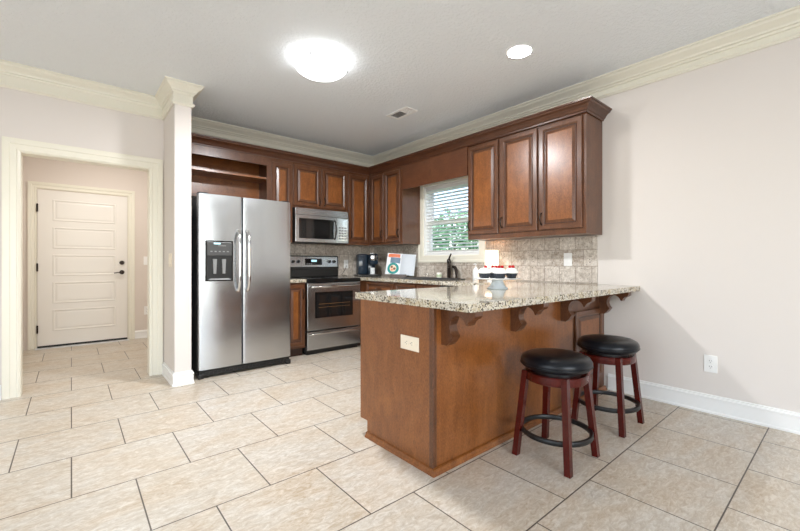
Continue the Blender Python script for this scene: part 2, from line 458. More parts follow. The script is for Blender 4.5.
# hall door in the far wall
d1 = thing('door_1', None, None, (-0.33, HY - 0.012, 0)); struct(d1)
DW, DH = 0.937, 2.035
m = MB(); m.box(0, DW, -0.006, 0.010, 0.035, DH)
for i in range(5):
    z0 = 0.215 + i * 0.357
    # each panel: a recessed moulding and a flat field
    m.rects(0.145, DW - 0.135, z0, z0 + 0.275, [(0, -.0062), (0.004, -.012), (0.014, -.012), (0.020, -.0065), (0.034, -.0065), (0.044, -.009)])
m.build('door_slab', M_door, d1)
for z in (0.25, 1.04, 1.80):
    m = MB(); m.box(-0.010, 0.008, -0.016, -0.006, z - .05, z + .05, bev=.002); m.tube([(-0.001, -.018, z - .052), (-0.001, -.018, z + .052)], .006, 8)
    m.build('hinge', M_bronze, d1)
RX = Matrix.Rotation(PI / 2, 3, 'X')
m = MB(); m.lathe([(0, 0.03), (.021, .03), (.026, .022), (.030, .006), (.030, 0)], (DW - .062, -.0065, 1.10), 24, M=RX); m.build('deadbolt', M_bronze, d1, 40)
m = MB(); m.lathe([(0, 0.055), (.018, .053), (.027, .042), (.027, .03), (.012, .02), (.012, .010), (.030, .006), (.030, 0)], (DW - .062, -.0065, 0.965), 24, M=RX)
m.tube([(DW - .06, -.05, .965), (DW - .11, -.052, .963), (DW - .155, -.05, .955)], .007, 8); m.build('door_handle', M_bronze, d1, 40)
m = MB(); m.box(0.0, DW, -0.010, 0.010, 0.012, 0.035); m.build('door_sweep', M_rubber, d1)
m = MB(); m.box(-0.02, DW + .02, -0.075, 0.010, 0.0, 0.012, bev=.004); m.build('threshold', M_alum, d1)
# second door, in the hall's left wall (facing +X)
d2 = thing('door_2', None, None, (HX, 5.36, 0), PI / 2); struct(d2)
m = MB(); m.box(0, 0.91, 0.05, 0.085, 0.01, 2.02); m.build('door_slab', M_door, d2)
casing('door_casing', 0.0, 0.91, 2.02, 0.085, 0.0, M_trim, parent=d2)

# kitchen window
w1 = thing('window_1', None, None, (XR, (WY0 + WY1) / 2, 0), RIGHT); struct(w1)   # local x runs to -Y, local y into the wall
ww = (WY1 - WY0) / 2
m = MB()
for a, b_ in ((-ww, -ww + .02), (ww - .02, ww)): m.box(a, b_, 0, .14, WZ0, WZ1)
m.box(-ww + .02, ww - .02, 0, .14, WZ0, WZ0 + .02); m.box(-ww + .02, ww - .02, 0, .14, WZ1 - .02, WZ1)
m.build('window_jamb', M_vinyl, w1)
zm = (WZ0 + WZ1) / 2 - .02
for nm, za, zb, ya in (('sash', WZ0 + .02, zm + .025, .075), ('sash', zm - .025, WZ1 - .02, .105)):
    m = MB(); f = .045
    m.box(-ww + .02, -ww + .02 + f, ya, ya + .028, za, zb); m.box(ww - .02 - f, ww - .02, ya, ya + .028, za, zb)
    m.box(-ww + .02 + f, ww - .02 - f, ya, ya + .028, za, za + f); m.box(-ww + .02 + f, ww - .02 - f, ya, ya + .028, zb - f, zb)
    s_ = m.build(nm, M_vinyl, w1)
    m = MB(); m.box(-ww + .02 + f, ww - .02 - f, ya + .011, ya + .016, za + f, zb - f); m.build('pane', M_glass, s_)
m = MB()
cw = .092
prof = [(0, 0), (0, .014), (.01, .018), (.06, .018), (.066, .024), (cw, .024), (cw, 0)]
x0, x1, z0, z1 = -ww, ww, WZ0, WZ1
rings = []
for (cx, cz, dx, dz) in ((x0, z0, -1, -1), (x1, z0, 1, -1), (x1, z1, 1, 1), (x0, z1, -1, 1)):
    rings.append([m.bm.verts.new((cx + dx * o, -th, cz + dz * o)) for o, th in prof])
for i in range(4):
    a, b_ = rings[i], rings[(i + 1) % 4]
    for j in range(len(prof)):
        l = (j + 1) % len(prof); m.bm.faces.new([a[j], a[l], b_[l], b_[j]])
m.build('window_casing', M_trim, w1)

# unseen windows behind the photographer, added to hold the fill lights
for i, (loc, rz) in enumerate((((0.2, YF + 0.06, 0.45), 0), ((XW - 0.06, 0.2, 0.45), PI / 2))):
    w = thing('window_%d' % (i + 2), None, None, loc, rz); struct(w)
    m = MB()
    for a, b_ in ((-1.6, -1.54), (-.55, -.50), (.50, .55), (1.54, 1.6)): m.box(a, b_, -.05, -.01, 0, 2.0)
    m.box(-1.54, 1.54, -.05, -.01, 0, .06); m.box(-1.54, 1.54, -.05, -.01, 1.94, 2.0)
    m.build('window_frame', M_vinyl, w)

# stone backsplash
m = MB()
m.box(2.10, XR - .010, YB - .010, YB - .0005, 0.909, 1.352)
m.box(1.80, 2.10, YB - .010, YB - .0005, 0.909, 1.352)
m.box(XR - .010, XR - .0005, WY1 + cw + .002, YB - .0005, 0.909, 1.340)
m.box(XR - .010, XR - .0005, WY0 - cw - .002, WY1 + cw + .002, 0.909, WZ0 - cw - .002)
m.box(XR - .010, XR - .0005, 1.488, WY0 - cw - .002, 0.909, 1.340)
tag(m.build('backsplash', M_stone), 'tumbled stone tile backsplash between the counters and the wall cabinets', 'backsplash')

# outside
m = MB(); m.box(3.75, 20, -6, 20, -0.4, -0.3); o = struct(m.build('lawn', M_lawn))
def tree(x, y, h, r, label, mt, seed, n=900):
    rnd = random.Random(seed)
    t_ = thing('garden_tree', label, 'tree', (x, y, -0.3), 0, 'trees and bushes outside the window')
    m = MB(); m.tube([(0, 0, 0), (0.04, 0.02, h * .35), (0, 0, h * .7)], [.09, .07, .03], 8); m.build('trunk', M_bark, t_, 60)
    m = MB()
    for i in range(n):
        while True:
            p = Vector((rnd.uniform(-1, 1), rnd.uniform(-1, 1), rnd.uniform(-1, 1)))
            if p.length < 1 and p.length > .35: break
        c = Vector((p.x * r, p.y * r, h * .56 + p.z * h * .44))
        s_ = rnd.uniform(.05, .11)
        e = Matrix.Rotation(rnd.uniform(0, 6.28), 3, 'Z') @ Matrix.Rotation(rnd.uniform(-1.2, 1.2), 3, 'X')
        q = [c + e @ Vector(v) * s_ for v in ((-1, 0, 0), (-.3, -.5, .1), (.9, 0, 0), (-.3, .5, .1))]
        m.bm.faces.new([m.bm.verts.new(v) for v in q])
    m.build('foliage', mt, t_)
tree(7.0, 9.6, 3.0, 1.25, 'tall leafy tree outside, far left in the window view', M_leaf, 1, 4500)
tree(8.1, 7.2, 2.9, 1.2, 'round leafy tree outside in the middle of the window view', M_leaf, 2, 4500)
tree(6.05, 5.55, 1.7, .70, 'low dark green bush outside, nearest the window', M_leaf2, 3, 2500)
tree(9.6, 5.0, 3.3, 1.25, 'leafy tree outside behind the right edge of the window', M_leaf2, 4, 4500)
tree(5.5, 7.2, 1.7, .75, 'dark bush outside at the left of the window view', M_leaf2, 5, 2500)

# ---------------------------------------------------------------- cabinetry
def pull(parent, x, z, y=-.02, L=.095, horiz=False):
    m = MB(); pts = []
    for k in range(9):
        a = k / 8; s_ = (a - .5) * L; yy = y - .004 - .026 * math.sin(PI * a) ** .6
        pts.append((x + s_, yy, z) if horiz else (x, yy, z + s_))
    m.tube(pts, [.007, .0055, .005, .006, .007, .006, .005, .0055, .007], 8)
    for e in (-1, 1):
        c = (x + e * L / 2, y - .003, z) if horiz else (x, y - .003, z + e * L / 2)
        m.lathe([(0, .006), (.006, .005), (.008, 0), (.006, -.003)], c, 10, M=RX)
    return m.build('handle', M_bronze, parent, 50)
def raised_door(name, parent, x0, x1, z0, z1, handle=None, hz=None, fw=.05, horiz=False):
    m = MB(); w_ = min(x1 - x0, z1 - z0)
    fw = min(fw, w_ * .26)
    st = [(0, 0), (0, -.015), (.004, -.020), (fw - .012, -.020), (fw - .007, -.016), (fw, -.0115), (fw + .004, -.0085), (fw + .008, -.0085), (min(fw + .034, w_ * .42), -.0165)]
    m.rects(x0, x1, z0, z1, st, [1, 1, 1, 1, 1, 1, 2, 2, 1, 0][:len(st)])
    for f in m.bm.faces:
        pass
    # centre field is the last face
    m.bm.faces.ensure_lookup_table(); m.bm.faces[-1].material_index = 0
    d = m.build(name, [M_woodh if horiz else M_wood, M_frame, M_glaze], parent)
    if handle is not None:
        if horiz: pull(d, (x0 + x1) / 2, (z0 + z1) / 2, horiz=True)
        else: pull(d, (x0 + .026) if handle == 'L' else (x1 - .026), hz, L=.10)
    return d
def wall_cabinet(label, loc, rz, w, h, d, doors, hz=.11, open_shelf=False):
    """loc = front left bottom corner of the box; doors = (x0, x1, z0, z1, handle side)"""
    c = thing('wall_cabinet', label, 'cabinet', loc, rz)
    if not open_shelf:
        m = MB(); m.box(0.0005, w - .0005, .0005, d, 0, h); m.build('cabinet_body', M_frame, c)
    for (a, b_, za, zb, hs) in doors:
        raised_door('door', c, a, b_, za, zb, hs, za + hz)
    return c
ZU0, ZU1 = 1.345, 2.36          # upper cabinets
YU = 4.49                       # their face on the back wall
XU = 3.24                       # their face on the right wall
DU = .328
# open shelf cabinet above the fridge
oc = thing('open_shelf_cabinet', 'open wooden shelf cabinet above the refrigerator', 'cabinet', (0.836, YU, 1.80))
wd = 1.800 - .836; hh = ZU1 - 1.80
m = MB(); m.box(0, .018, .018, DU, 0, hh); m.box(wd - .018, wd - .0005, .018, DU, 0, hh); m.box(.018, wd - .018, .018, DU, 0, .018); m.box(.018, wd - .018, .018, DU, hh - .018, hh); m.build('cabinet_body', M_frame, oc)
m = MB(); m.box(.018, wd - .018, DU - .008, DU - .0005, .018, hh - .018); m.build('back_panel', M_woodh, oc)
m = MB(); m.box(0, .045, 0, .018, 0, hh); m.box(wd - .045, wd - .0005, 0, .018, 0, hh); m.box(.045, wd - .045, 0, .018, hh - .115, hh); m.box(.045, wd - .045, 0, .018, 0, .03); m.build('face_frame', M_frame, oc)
m = MB(); m.box(.019, wd - .019, .020, DU - .009, .285, .307); m.build('shelf', M_woodh, oc)
wall_cabinet('narrow wooden wall cabinet with one door, right of the open shelves', (1.800, YU, ZU0), 0, .274, ZU1 - ZU0, DU, [(.012, .262, .04, .955, None)])
cb = thing('wall_cabinet', 'short two-door wooden cabinet over the microwave', 'cabinet', (2.074, YU, 1.785))
m = MB(); m.box(.0005, .79, .0005, DU, 0, ZU1 - 1.785); m.build('cabinet_body', M_frame, cb)
raised_door('door', cb, .012, .384, .022, .530, 'R', .10); raised_door('door', cb, .404, .778, .022, .530, 'L', .10)
wall_cabinet('tall single-door wooden wall cabinet between microwave and corner', (2.865, YU, ZU0), 0, XU - 2.865, ZU1 - ZU0, DU, [(.020, .345, .03, .965, 'L')])
# right wall, local x runs toward -Y
wall_cabinet('two-door wooden wall cabinet in the corner, left of the window', (XU, YU - .0, ZU0), RIGHT, YU - 3.77, ZU1 - ZU0, DU,
             [(.050, .340, .03, .965, 'R'), (.362, .690, .03, .965, 'R')])
wall_cabinet('single-door wooden wall cabinet next to the right edge of the window', (XU + .015, 2.700, ZU0), RIGHT, .404, ZU1 - ZU0, DU - .015, [(.010, .392, .05, .985, 'L')], .10)
wall_cabinet('middle wooden wall cabinet of the three right of the window', (XU + .015, 2.296, ZU0), RIGHT, .422, ZU1 - ZU0, DU - .015, [(.012, .412, .05, .985, 'L')], .10)
wall_cabinet('end wooden wall cabinet of the right run, its bare side facing the open wall', (XU + .015, 1.874, ZU0), RIGHT, .428, ZU1 - ZU0, DU - .015, [(.010, .399, .05, .985, 'L')], .10)
m = MB(); m.box(XU, XU + .02, 2.702, 3.768, 2.038, ZU1)
tag(m.build('window_valance', M_frameh), 'dark wooden valance board spanning above the window', 'valance')
# wood crown on top of all wall cabinets
zc0 = 2.345
wp = [(0.0, zc0), (0.010, zc0), (0.012, zc0 + .012), (0.022, zc0 + .020), (0.030, zc0 + .036), (0.046, zc0 + .052), (0.064, zc0 + .062), (0.068, zc0 + .074), (0.078, zc0 + .078), (0.078, zc0 + .090), (0, zc0 + .090)]
m = MB(); m.sweep([(XP1 + .001, YU), (XU, YU), (XU, 2.702), (XU + .0149, 2.702), (XU + .0149, 1.445), (XR - .001, 1.445)][0:2] + [(XU, 1.445), (XR - .001, 1.445)], [(-o - .0006, z) for o, z in wp])
tag(m.build('cabinet_crown', M_crownw, None), 'dark wooden crown moulding running along the tops of the wall cabinets', 'moulding')

# base cabinets
ZB = .868
def base_cabinet(label, loc, rz, w, d, fronts, hollow=False):
    c = thing('base_cabinet', label, 'cabinet', loc, rz)
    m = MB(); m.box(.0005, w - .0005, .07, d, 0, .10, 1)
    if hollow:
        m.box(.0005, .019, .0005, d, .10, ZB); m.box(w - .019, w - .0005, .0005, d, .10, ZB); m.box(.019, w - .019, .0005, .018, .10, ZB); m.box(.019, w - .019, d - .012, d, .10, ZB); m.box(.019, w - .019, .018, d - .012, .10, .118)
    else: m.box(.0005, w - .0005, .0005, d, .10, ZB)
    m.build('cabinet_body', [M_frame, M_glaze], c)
    for (k, a, b_, za, zb, hs) in fronts:
        if k == 'door': raised_door('door', c, a, b_, za, zb, hs, zb - .11)
        else: raised_door('drawer', c, a, b_, za, zb, hs, horiz=True, fw=.03)
    return c
base_cabinet('narrow one-door wooden base cabinet between refrigerator and range', (1.850, 4.205, 0), 0, .252, .612, [('door', .012, .240, .13, .845, 'R')])
base_cabinet('wooden corner base cabinet beside the range', (2.880, 4.225, 0), 0, XR - 2.881, .592, [])
XB = 2.965
base_cabinet('wooden drawer base cabinet by the corner, left of the sink', (XB, 4.205, 0), RIGHT, .625, .603, [('drawer', .05, .60, .70, .845, 'C'), ('door', .05, .60, .13, .68, 'L')])
base_cabinet('wooden sink base cabinet below the window', (XB, 3.578, 0), RIGHT, .757, .603, [('drawer', .02, .365, .70, .845, None), ('drawer', .39, .735, .70, .845, None), ('door', .02, .365, .13, .68, 'R'), ('door', .39, .735, .13, .68, 'L')], hollow=True)
dw = thing('dishwasher', 'black built-in dishwasher between sink and peninsula', 'dishwasher', (XB, 2.819, 0), RIGHT)
m = MB(); m.box(.002, .60, .001, .58, .10, .862); m.box(.01, .59, .06, .58, 0, .10); m.build('dishwasher_body', M_side, dw)
m = MB(); m.box(.004, .598, -.025, .0, .11, .76, bev=.004); m.build('dishwasher_door', M_black, dw)
m = MB(); m.box(.004, .598, -.028, .0, .765, .86, bev=.004); m.build('control_panel', M_gloss, dw)

# peninsula
PX, PY0, PY1 = 1.43, 1.42, 2.08
pn = thing('peninsula_cabinet', 'wooden kitchen peninsula base under the granite bar top', 'peninsula', (PX, PY0, 0))
LX = XR - PX
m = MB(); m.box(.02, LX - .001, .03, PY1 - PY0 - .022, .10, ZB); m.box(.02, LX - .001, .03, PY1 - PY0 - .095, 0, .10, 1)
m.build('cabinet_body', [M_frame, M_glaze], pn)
m = MB(); D = PY1 - PY0
m.prism([(0.006, 0), (D - .075, 0), (D - .075, .10), (D, .10), (D, ZB), (0.006, ZB)], lambda a, z: (0, a, z), lambda a, z: (.0195, a, z)); m.build('end_panel', M_wood, pn)
m = MB(); m.box(.0, .024, -.004, .006, 0, ZB, bev=.002); m.box(-.004, .0, -.004, .024, 0, ZB, bev=.0015); m.build('corner_moulding', M_frame, pn)
BX = 1.53
m = MB(); m.box(.024, BX, 0, .029, 0, ZB); m.build('bar_panel', M_wood, pn)
m = MB(); m.box(BX + .001, LX - .001, .012, .0295, .0, ZB); m.box(BX + .001, LX - .001, 0.0, .0118, .735, ZB); m.build('face_frame', M_frame, pn)
raised_door('door', pn, BX + .045, LX - .062, .12, .715, None)
for o in [x for x in bpy.data.objects if x.parent == pn and x.name.startswith('door')]: o.location.y = .012
# doors and drawers on the kitchen side
kd = []
for i in range(3):
    a = -(.02 + .52 * (i + 1)) + 0; 
    q = raised_door('door', pn, 0.03 + .50 * i, .50 + .50 * i, .13, .68, 'L', .57); kd.append(q)
    q = raised_door('drawer', pn, 0.03 + .50 * i, .50 + .50 * i, .70, .845, 'C', horiz=True, fw=.03); kd.append(q)
for q in kd:
    q.rotation_euler = (0, 0, PI); q.location = (1.56, D - .021, 0)
m = MB(); m.sweep([(-.0005, D - .075), (-.0005, -.005), (LX - .03, -.005)], [(-o, z) for o, z in [(0.0, 0), (.020, 0), (.018, .010), (.012, .018), (.010, .030), (0, .034)]][::1]); m.build('shoe_moulding', M_wood, pn)
def corbel(xc, dy=0.0):
    pts = [(0, .0), (0, .20), (.040, .200), (.060, .182), (.062, .172)]
    for k in range(11):      # large concave scallop
        a = R(215 - 17.5 * k); pts.append((.118 + .058 * math.cos(a) * 1.0, .088 - .056 * math.sin(a) * 1.0 if False else .098 - .060 * math.sin(a)))
    pts = [(0, .0), (0, .20), (.038, .200), (.058, .184)]
    for k in range(15):
        a = R(235 - 15.5 * k); pts.append((.115 + .056 * math.cos(a), .100 - .062 * math.sin(a)))
    # cusp, then a shallow second scallop to the tip
    pts += [(.176, .082), (.186, .062), (.200, .050), (.216, .044), (.226, .030), (.228, 0)]
    m = MB(); m.prism(pts, lambda a, z: (xc - .030, -.0005 - a + dy, ZB - .0005 - z), lambda a, z: (xc + .030, -.0005 - a + dy, ZB - .0005 - z))
    return m.build('corbel', M_frame, pn)
for i, xw in enumerate((1.52, 2.155, 2.80, 3.47)): corbel(xw - PX)

# countertops
ZT = .908
m = MB()
SX0, SX1, SY0, SY1 = 3.03, 3.405, 2.90, 3.52
def slab(x0, x1, y0, y1): m.box(x0, x1, y0, y1, ZB + .0005, ZT)
poly = [(1.412, 1.15), (XR - .0005, 1.15), (XR - .0005, YB - .0005), (2.880, YB - .0005), (2.880, 4.190), (2.935, 4.190), (2.935, 2.11), (1.412, 2.11), (1.400, 2.098), (1.400, 1.162)]
hole = [(SX0, SY0), (SX1, SY0), (SX1, SY1), (SX0, SY1)]
bmv = m.bm
def ringv(pts, z): return [bmv.verts.new((x, y, z)) for x, y in pts]
ro_b, ro_t, rh_b, rh_t = ringv(poly, ZB + .0005), ringv(poly, ZT), ringv(hole, ZB + .0005), ringv(hole, ZT)
for a, b_ in ((ro_b, ro_t), (rh_b, rh_t)):
    for i in range(len(a)):
        j = (i + 1) % len(a); bmv.faces.new([a[i], a[j], b_[j], b_[i]])
for ro, rh in ((ro_t, rh_t), (ro_b, rh_b)):
    es = []
    for rg in (ro, rh):
        for i in range(len(rg)):
            e = bmv.edges.get((rg[i], rg[(i + 1) % len(rg)])); es.append(e)
    bmesh.ops.triangle_fill(bmv, edges=es, use_beauty=True)
tag(m.build('granite_countertop', M_granite), 'speckled beige granite worktop running from the corner round onto the peninsula bar', 'countertop')
m = MB(); m.box(1.845, 2.104, 4.175, YB - .0005, ZB + .0005, ZT, bev=.003)
tag(m.build('granite_countertop', M_granite), 'small granite worktop piece between refrigerator and range', 'countertop')

# sink
sk = thing('kitchen_sink', 'black drop-in sink set in the counter under the window', 'sink', ((SX0 + SX1) / 2, (SY0 + SY1) / 2, ZT))
a, b_ = (SX1 - SX0) / 2 - .002, (SY1 - SY0) / 2 - .002
m = MB()
def rr(ins, z):
    return [m.bm.verts.new(p) for p in ((-a - .02 + ins, -b_ - .02 + ins, z), (a + .02 - ins, -b_ - .02 + ins, z), (a + .02 - ins, b_ + .02 - ins, z), (-a - .02 + ins, b_ + .02 - ins, z))]
rg = [rr(0, .001), rr(0, .010), rr(.03, .010), rr(.034, -.005), rr(.05, -.18), rr(.19, -.185)]
for p, q in zip(rg, rg[1:]):
    for i in range(4):
        j = (i + 1) % 4; m.bm.faces.new([p[i], p[j], q[j], q[i]])
m.bm.faces.new(rg[-1]); m.build('sink_bowl', M_dgrey, sk)
m = MB(); m.lathe([(0, 0.003), (.03, .003), (.04, 0)], (0, 0, -.1845), 24); m.build('drain', M_chrome, sk)

# faucet
fc = thing('faucet', 'dark bronze kitchen faucet with lever behind the sink', 'faucet', (3.485, 3.19, ZT))
m = MB(); m.lathe([(0, 0), (.028, 0), (.028, .008), (.020, .014), (.022, .03), (.022, .185), (.025, .19), (.025, .225), (.016, .238), (0, .24)], seg=20); m.build('faucet_body', M_bronze, fc, 40)
m = MB(); m.tube([(-.012, -.010, .16), (-.045, -.040, .20), (-.085, -.075, .208), (-.125, -.11, .195), (-.145, -.13, .165), (-.148, -.132, .135)], [.013, .013, .013, .013, .014, .015], 12); m.build('spout', M_bronze, fc, 60)
m = MB(); m.tube([(0, 0, .235), (.0, -.012, .26), (-.0, -.035, .30)], [.011, .010, .009], 10); m.build('lever', M_bronze, fc, 60)
sp = thing('side_sprayer', 'dark bronze side sprayer curving beside the faucet', 'sprayer', (3.485, 3.07, ZT))
m = MB(); m.lathe([(0, 0), (.024, 0), (.024, .006), (.014, .018), (.012, .05), (0, .052)], seg=16); m.build('sprayer_base', M_bronze, sp, 40)
m = MB(); m.tube([(0, 0, .05), (0, .0, .10), (-.0, .02, .135), (-.0, .055, .145)], [.015, .019, .021, .017], 10); m.build('spray_head', M_bronze, sp, 60)

# ---------------------------------------------------------------- refrigerator
FX0, FX1, FYF = .905, 1.822, 3.985
fr = thing('refrigerator', 'stainless side-by-side refrigerator with black sides', 'refrigerator', (FX0, FYF, 0))
FW = FX1 - FX0; FH = 1.755
m = MB(); m.box(.004, FW - .004, .070, .80, .02, FH - .02, bev=.005); m.build('refrigerator_body', M_side, fr)
m = MB(); m.box(.01, FW - .01, .012, .070, .022, .078, bev=.006)
for i in range(22): m.box(.06 + i * .037, .085 + i * .037, .006, .012, .040, .060)
m.box(0.0, .05, -.004, .06, .004, .05, bev=.006); m.box(FW - .05, FW, -.004, .06, .004, .05, bev=.006)
m.build('toe_grille', M_black, fr)
SEAM = .405
def fdoor(x0, x1):
    m = MB(); pts = []
    n = 12; bow = .018; rad = .014
    w_ = x1 - x0
    pts = [(x0, .066), (x0, rad)]
    for k in range(1, 6):
        an = PI / 2 * k / 5; pts.append((x0 + rad - rad * math.cos(an), rad - rad * math.sin(an)))
    for k in range(1, n):
        u = k / n; pts.append((x0 + rad + (w_ - 2 * rad) * u, -bow * math.sin(PI * u) * .5))
    for k in range(0, 6):
        an = PI / 2 * k / 5; pts.append((x1 - rad + rad * math.sin(an), rad - rad * math.cos(an)))
    pts.append((x1, .066))
    m.prism(pts, lambda a, b_: (a, b_, .085), lambda a, b_: (a, b_, FH))
    # dark gasket behind the door skin
    for f in m.bm.faces: pass
    return m
dl = fdoor(.0, SEAM - .004).build('freezer_door', M_steel, fr, 35)
dr = fdoor(SEAM + .004, FW).build('fridge_door', M_steel, fr, 35)
def fhandle(parent, x, z0, z1, bend):
    m = MB(); pts = []
    for k in range(13):
        u = k / 12; z = z0 + (z1 - z0) * u
        pts.append((x, -.012 - .055 * min(1, math.sin(PI * u) * 2.4), z))
    m.tube(pts, .0135, 12, flat=.75)
    m.lathe([(0, .010), (.018, .008), (.020, 0)], (x, -.010, z0 + .006), 16, M=RX); m.lathe([(0, .010), (.018, .008), (.020, 0)], (x, -.010, z1 - .006), 16, M=RX)
    m.build('handle', M_chrome, parent, 60)
fhandle(dl, SEAM - .046, .82, 1.42, 1); fhandle(dr, SEAM + .046, .82, 1.42, 1)
dp = MB()
ax0, ax1, az0, az1 = .070, .295, .935, 1.300
dp.box(ax0 - .012, ax0, -.020, .010, az0 - .012, az1 + .012, 0); dp.box(ax1, ax1 + .012, -.020, .010, az0 - .012, az1 + .012, 0)
dp.box(ax0, ax1, -.020, .010, az0 - .012, az0, 0); dp.box(ax0, ax1, -.020, .010, az1, az1 + .012, 0)
dp.box(ax0, ax1, -.018, -.008, az0, az0 + .235, 1)
disp = dp.build('ice_dispenser', [M_gloss, M_black], dl)
m = MB(); m.box(ax0, ax1, -.022, -.008, az0 + .235, az1, 0, bev=.003)
for i in range(5): m.box(ax0 + .030 + i * .037, ax0 + .048 + i * .037, -.0235, -.022, az0 + .268, az0 + .278, 1)
m.box(ax0 + .10, ax0 + .17, -.0235, -.022, az0 + .325, az0 + .332, 1); m.box(ax0 + .06, ax0 + .12, -.0235, -.022, az0 + .342, az0 + .356, 2)
m.build('control_panel', [M_dgrey, M_mid, M_led], disp)
m = MB()
for xx in (ax0 + .068, ax0 + .150): m.hexa([(xx - .012, -.030, az0 + .06), (xx + .012, -.030, az0 + .06), (xx + .012, -.018, az0 + .06), (xx - .012, -.018, az0 + .06)], [(xx - .018, -.034, az0 + .20), (xx + .018, -.034, az0 + .20), (xx + .018, -.018, az0 + .20), (xx - .018, -.018, az0 + .20)])
m.build('dispenser_paddle', M_mid, disp)
m = MB(); m.hexa([(ax0 + .01, -.042, az0 + .0), (ax1 - .01, -.042, az0 + .0), (ax1 - .01, -.018, az0 + .0), (ax0 + .01, -.018, az0 + .0)], [(ax0 + .03, -.030, az0 + .014), (ax1 - .03, -.030, az0 + .014), (ax1 - .03, -.018, az0 + .014), (ax0 + .03, -.018, az0 + .014)]); m.build('drip_tray', M_mid, disp)
for hx in (.01, FW - .09):
    m = MB(); m.box(hx, hx + .08, .02, .12, FH + .0005, FH + .016, bev=.004); m.build('hinge_cover', M_black, fr)

# ---------------------------------------------------------------- range
RX0, RX1, RYF = 2.112, 2.874, 4.205
rg_ = thing('range', 'stainless electric range with black glass top', 'stove', (RX0, RYF, 0))
RW = RX1 - RX0
m = MB(); m.box(.003, RW - .003, .035, .600, .02, .885); m.build('range_body', M_side, rg_)
m = MB(); m.box(0, RW, -.005, .600, .8855, .905, bev=.004); m.box(.0, RW, -.028, -.005, .860, .905, bev=.004) ; cooktop = m.build('cooktop', M_gloss, rg_)
for (cx, cy, r) in ((.19, .15, .085), (.57, .15, .10), (.19, .40, .075), (.57, .40, .085)):
    m = MB(); m.lathe([(r - .004, .9053), (r - .004, .9058), (r, .9058), (r, .9053)], (cx, cy, 0), 40); m.build('burner_ring', M_mid, cooktop)
od = MB(); od.box(.004, RW - .004, -.03, .034, .290, .855, bev=.006); od = od.build('oven_door', M_steel2, rg_)
m = MB(); m.box(.105, RW - .125, -.034, -.0305, .435, .745, bev=.0015); m.box(.125, RW - .145, -.0355, -.0345, .462, .718, 1); m.build('oven_window', [M_gloss, M_oven], od)
m = MB(); m.box(.15, RW - .17, -.0362, -.0357, .600, .604); m.box(.15, RW - .17, -.0362, -.0357, .560, .563); m.build('oven_rack', mat('amber_rack', srgb(120, 84, 40), .4), od)  # amber strips on the oven glass imitate its golden reflection
def bar(parent, z, y, x0, x1, r=.012):
    m = MB(); m.tube([(x0, -.03, z), (x0 + .004, y + .01, z), (x0 + .02, y, z), ((x0 + x1) / 2, y - .004, z), (x1 - .02, y, z), (x1 - .004, y + .01, z), (x1, -.03, z)], r, 12)
    m.build('handle', M_chrome, parent, 60)
bar(od, .812, -.075, .035, RW - .035, .015)
sd = MB(); sd.box(.004, RW - .004, -.028, .034, .060, .275, bev=.006); sd = sd.build('storage_drawer', M_steel2, rg_)
m = MB(); m.tube([(.03, -.034, .235), (.10, -.048, .246), (RW / 2, -.055, .250), (RW - .10, -.048, .246), (RW - .03, -.034, .235)], .010, 10, flat=1.2); m.build('handle', M_chrome, sd, 60)
m = MB(); m.box(.02, RW - .02, .02, .10, 0, .055); m.build('toe_panel', M_black, rg_)
bgd = MB(); bgd.box(0.0, RW, .525, .604, .906, 1.015, 1, bev=.01)
bgd.prism([(.520, 1.015), (.604, 1.015), (.604, 1.195), (.550, 1.195), (.535, 1.185)], lambda a, z: (.0, a, z), lambda a, z: (RW, a, z), 1)
bgd.prism([(.5155, 1.045), (.5205, 1.045), (.5325, 1.180), (.5275, 1.180)], lambda a, z: (.018, a, z), lambda a, z: (RW - .018, a, z), 0)
bgd = bgd.build('backguard', [M_steel2, M_black], rg_)
tl = Matrix.Rotation(PI / 2 - R(10), 3, 'X')
for kx in (.075, .150, RW - .150, RW - .075):
    m = MB(); m.lathe([(0, .028), (.018, .027), (.022, .012), (.022, 0)], (kx, .522, 1.113), 20, M=tl); m.box(kx - .003, kx + .003, .490, .504, 1.103, 1.133); m.build('knob', M_black, bgd, 45)
m = MB(); m.prism([(.5165, 1.070), (.5215, 1.070), (.529, 1.155), (.524, 1.155)], lambda a, z: (.25, a, z), lambda a, z: (.50, a, z), 0)
for i in range(3): m.prism([(.5155, 1.078), (.5175, 1.078), (.519, 1.092), (.517, 1.092)], lambda a, z: (.27 + .03 * i, a, z), lambda a, z: (.29 + .03 * i, a, z), 1)
m.prism([(.5185, 1.112), (.5205, 1.112), (.523, 1.140), (.521, 1.140)], lambda a, z: (.34, a, z), lambda a, z: (.42, a, z), 2)
m.build('clock_panel', [M_gloss, M_mid, M_led], bgd)

# ---------------------------------------------------------------- microwave
mw = thing('microwave', 'stainless over-the-range microwave under the short cabinet', 'microwave', (2.082, 4.430, 1.352))
MWW, MH = .762, .428
m = MB(); m.box(0, MWW, .02, .38, 0, MH); m.build('microwave_body', M_side, mw)
m = MB(); m.box(0, MWW, -.006, .02, MH - .085, MH, bev=.003)
for i in range(3): m.box(.03, MWW - .03, -.007, -.0055, MH - .072 + i * .022, MH - .066 + i * .022, 1)
m.build('vent_grille', [M_steel2, M_mid], mw)
md = MB(); md.box(.0, .575, -.012, .019, .006, MH - .088, bev=.003); md = md.build('microwave_door', M_steel2, mw)
m = MB(); m.box(.045, .520, -.0150, -.0125, .050, .300, bev=.001); m.box(.085, .480, -.0160, -.0152, .085, .262, 1); m.build('microwave_window', [M_gloss, M_oven], md)
m = MB(); m.tube([(.545, -.012, .055), (.545, -.045, .075), (.545, -.055, .17), (.545, -.045, .275), (.545, -.012, .295)], .011, 10); m.build('handle', M_black, md, 60)
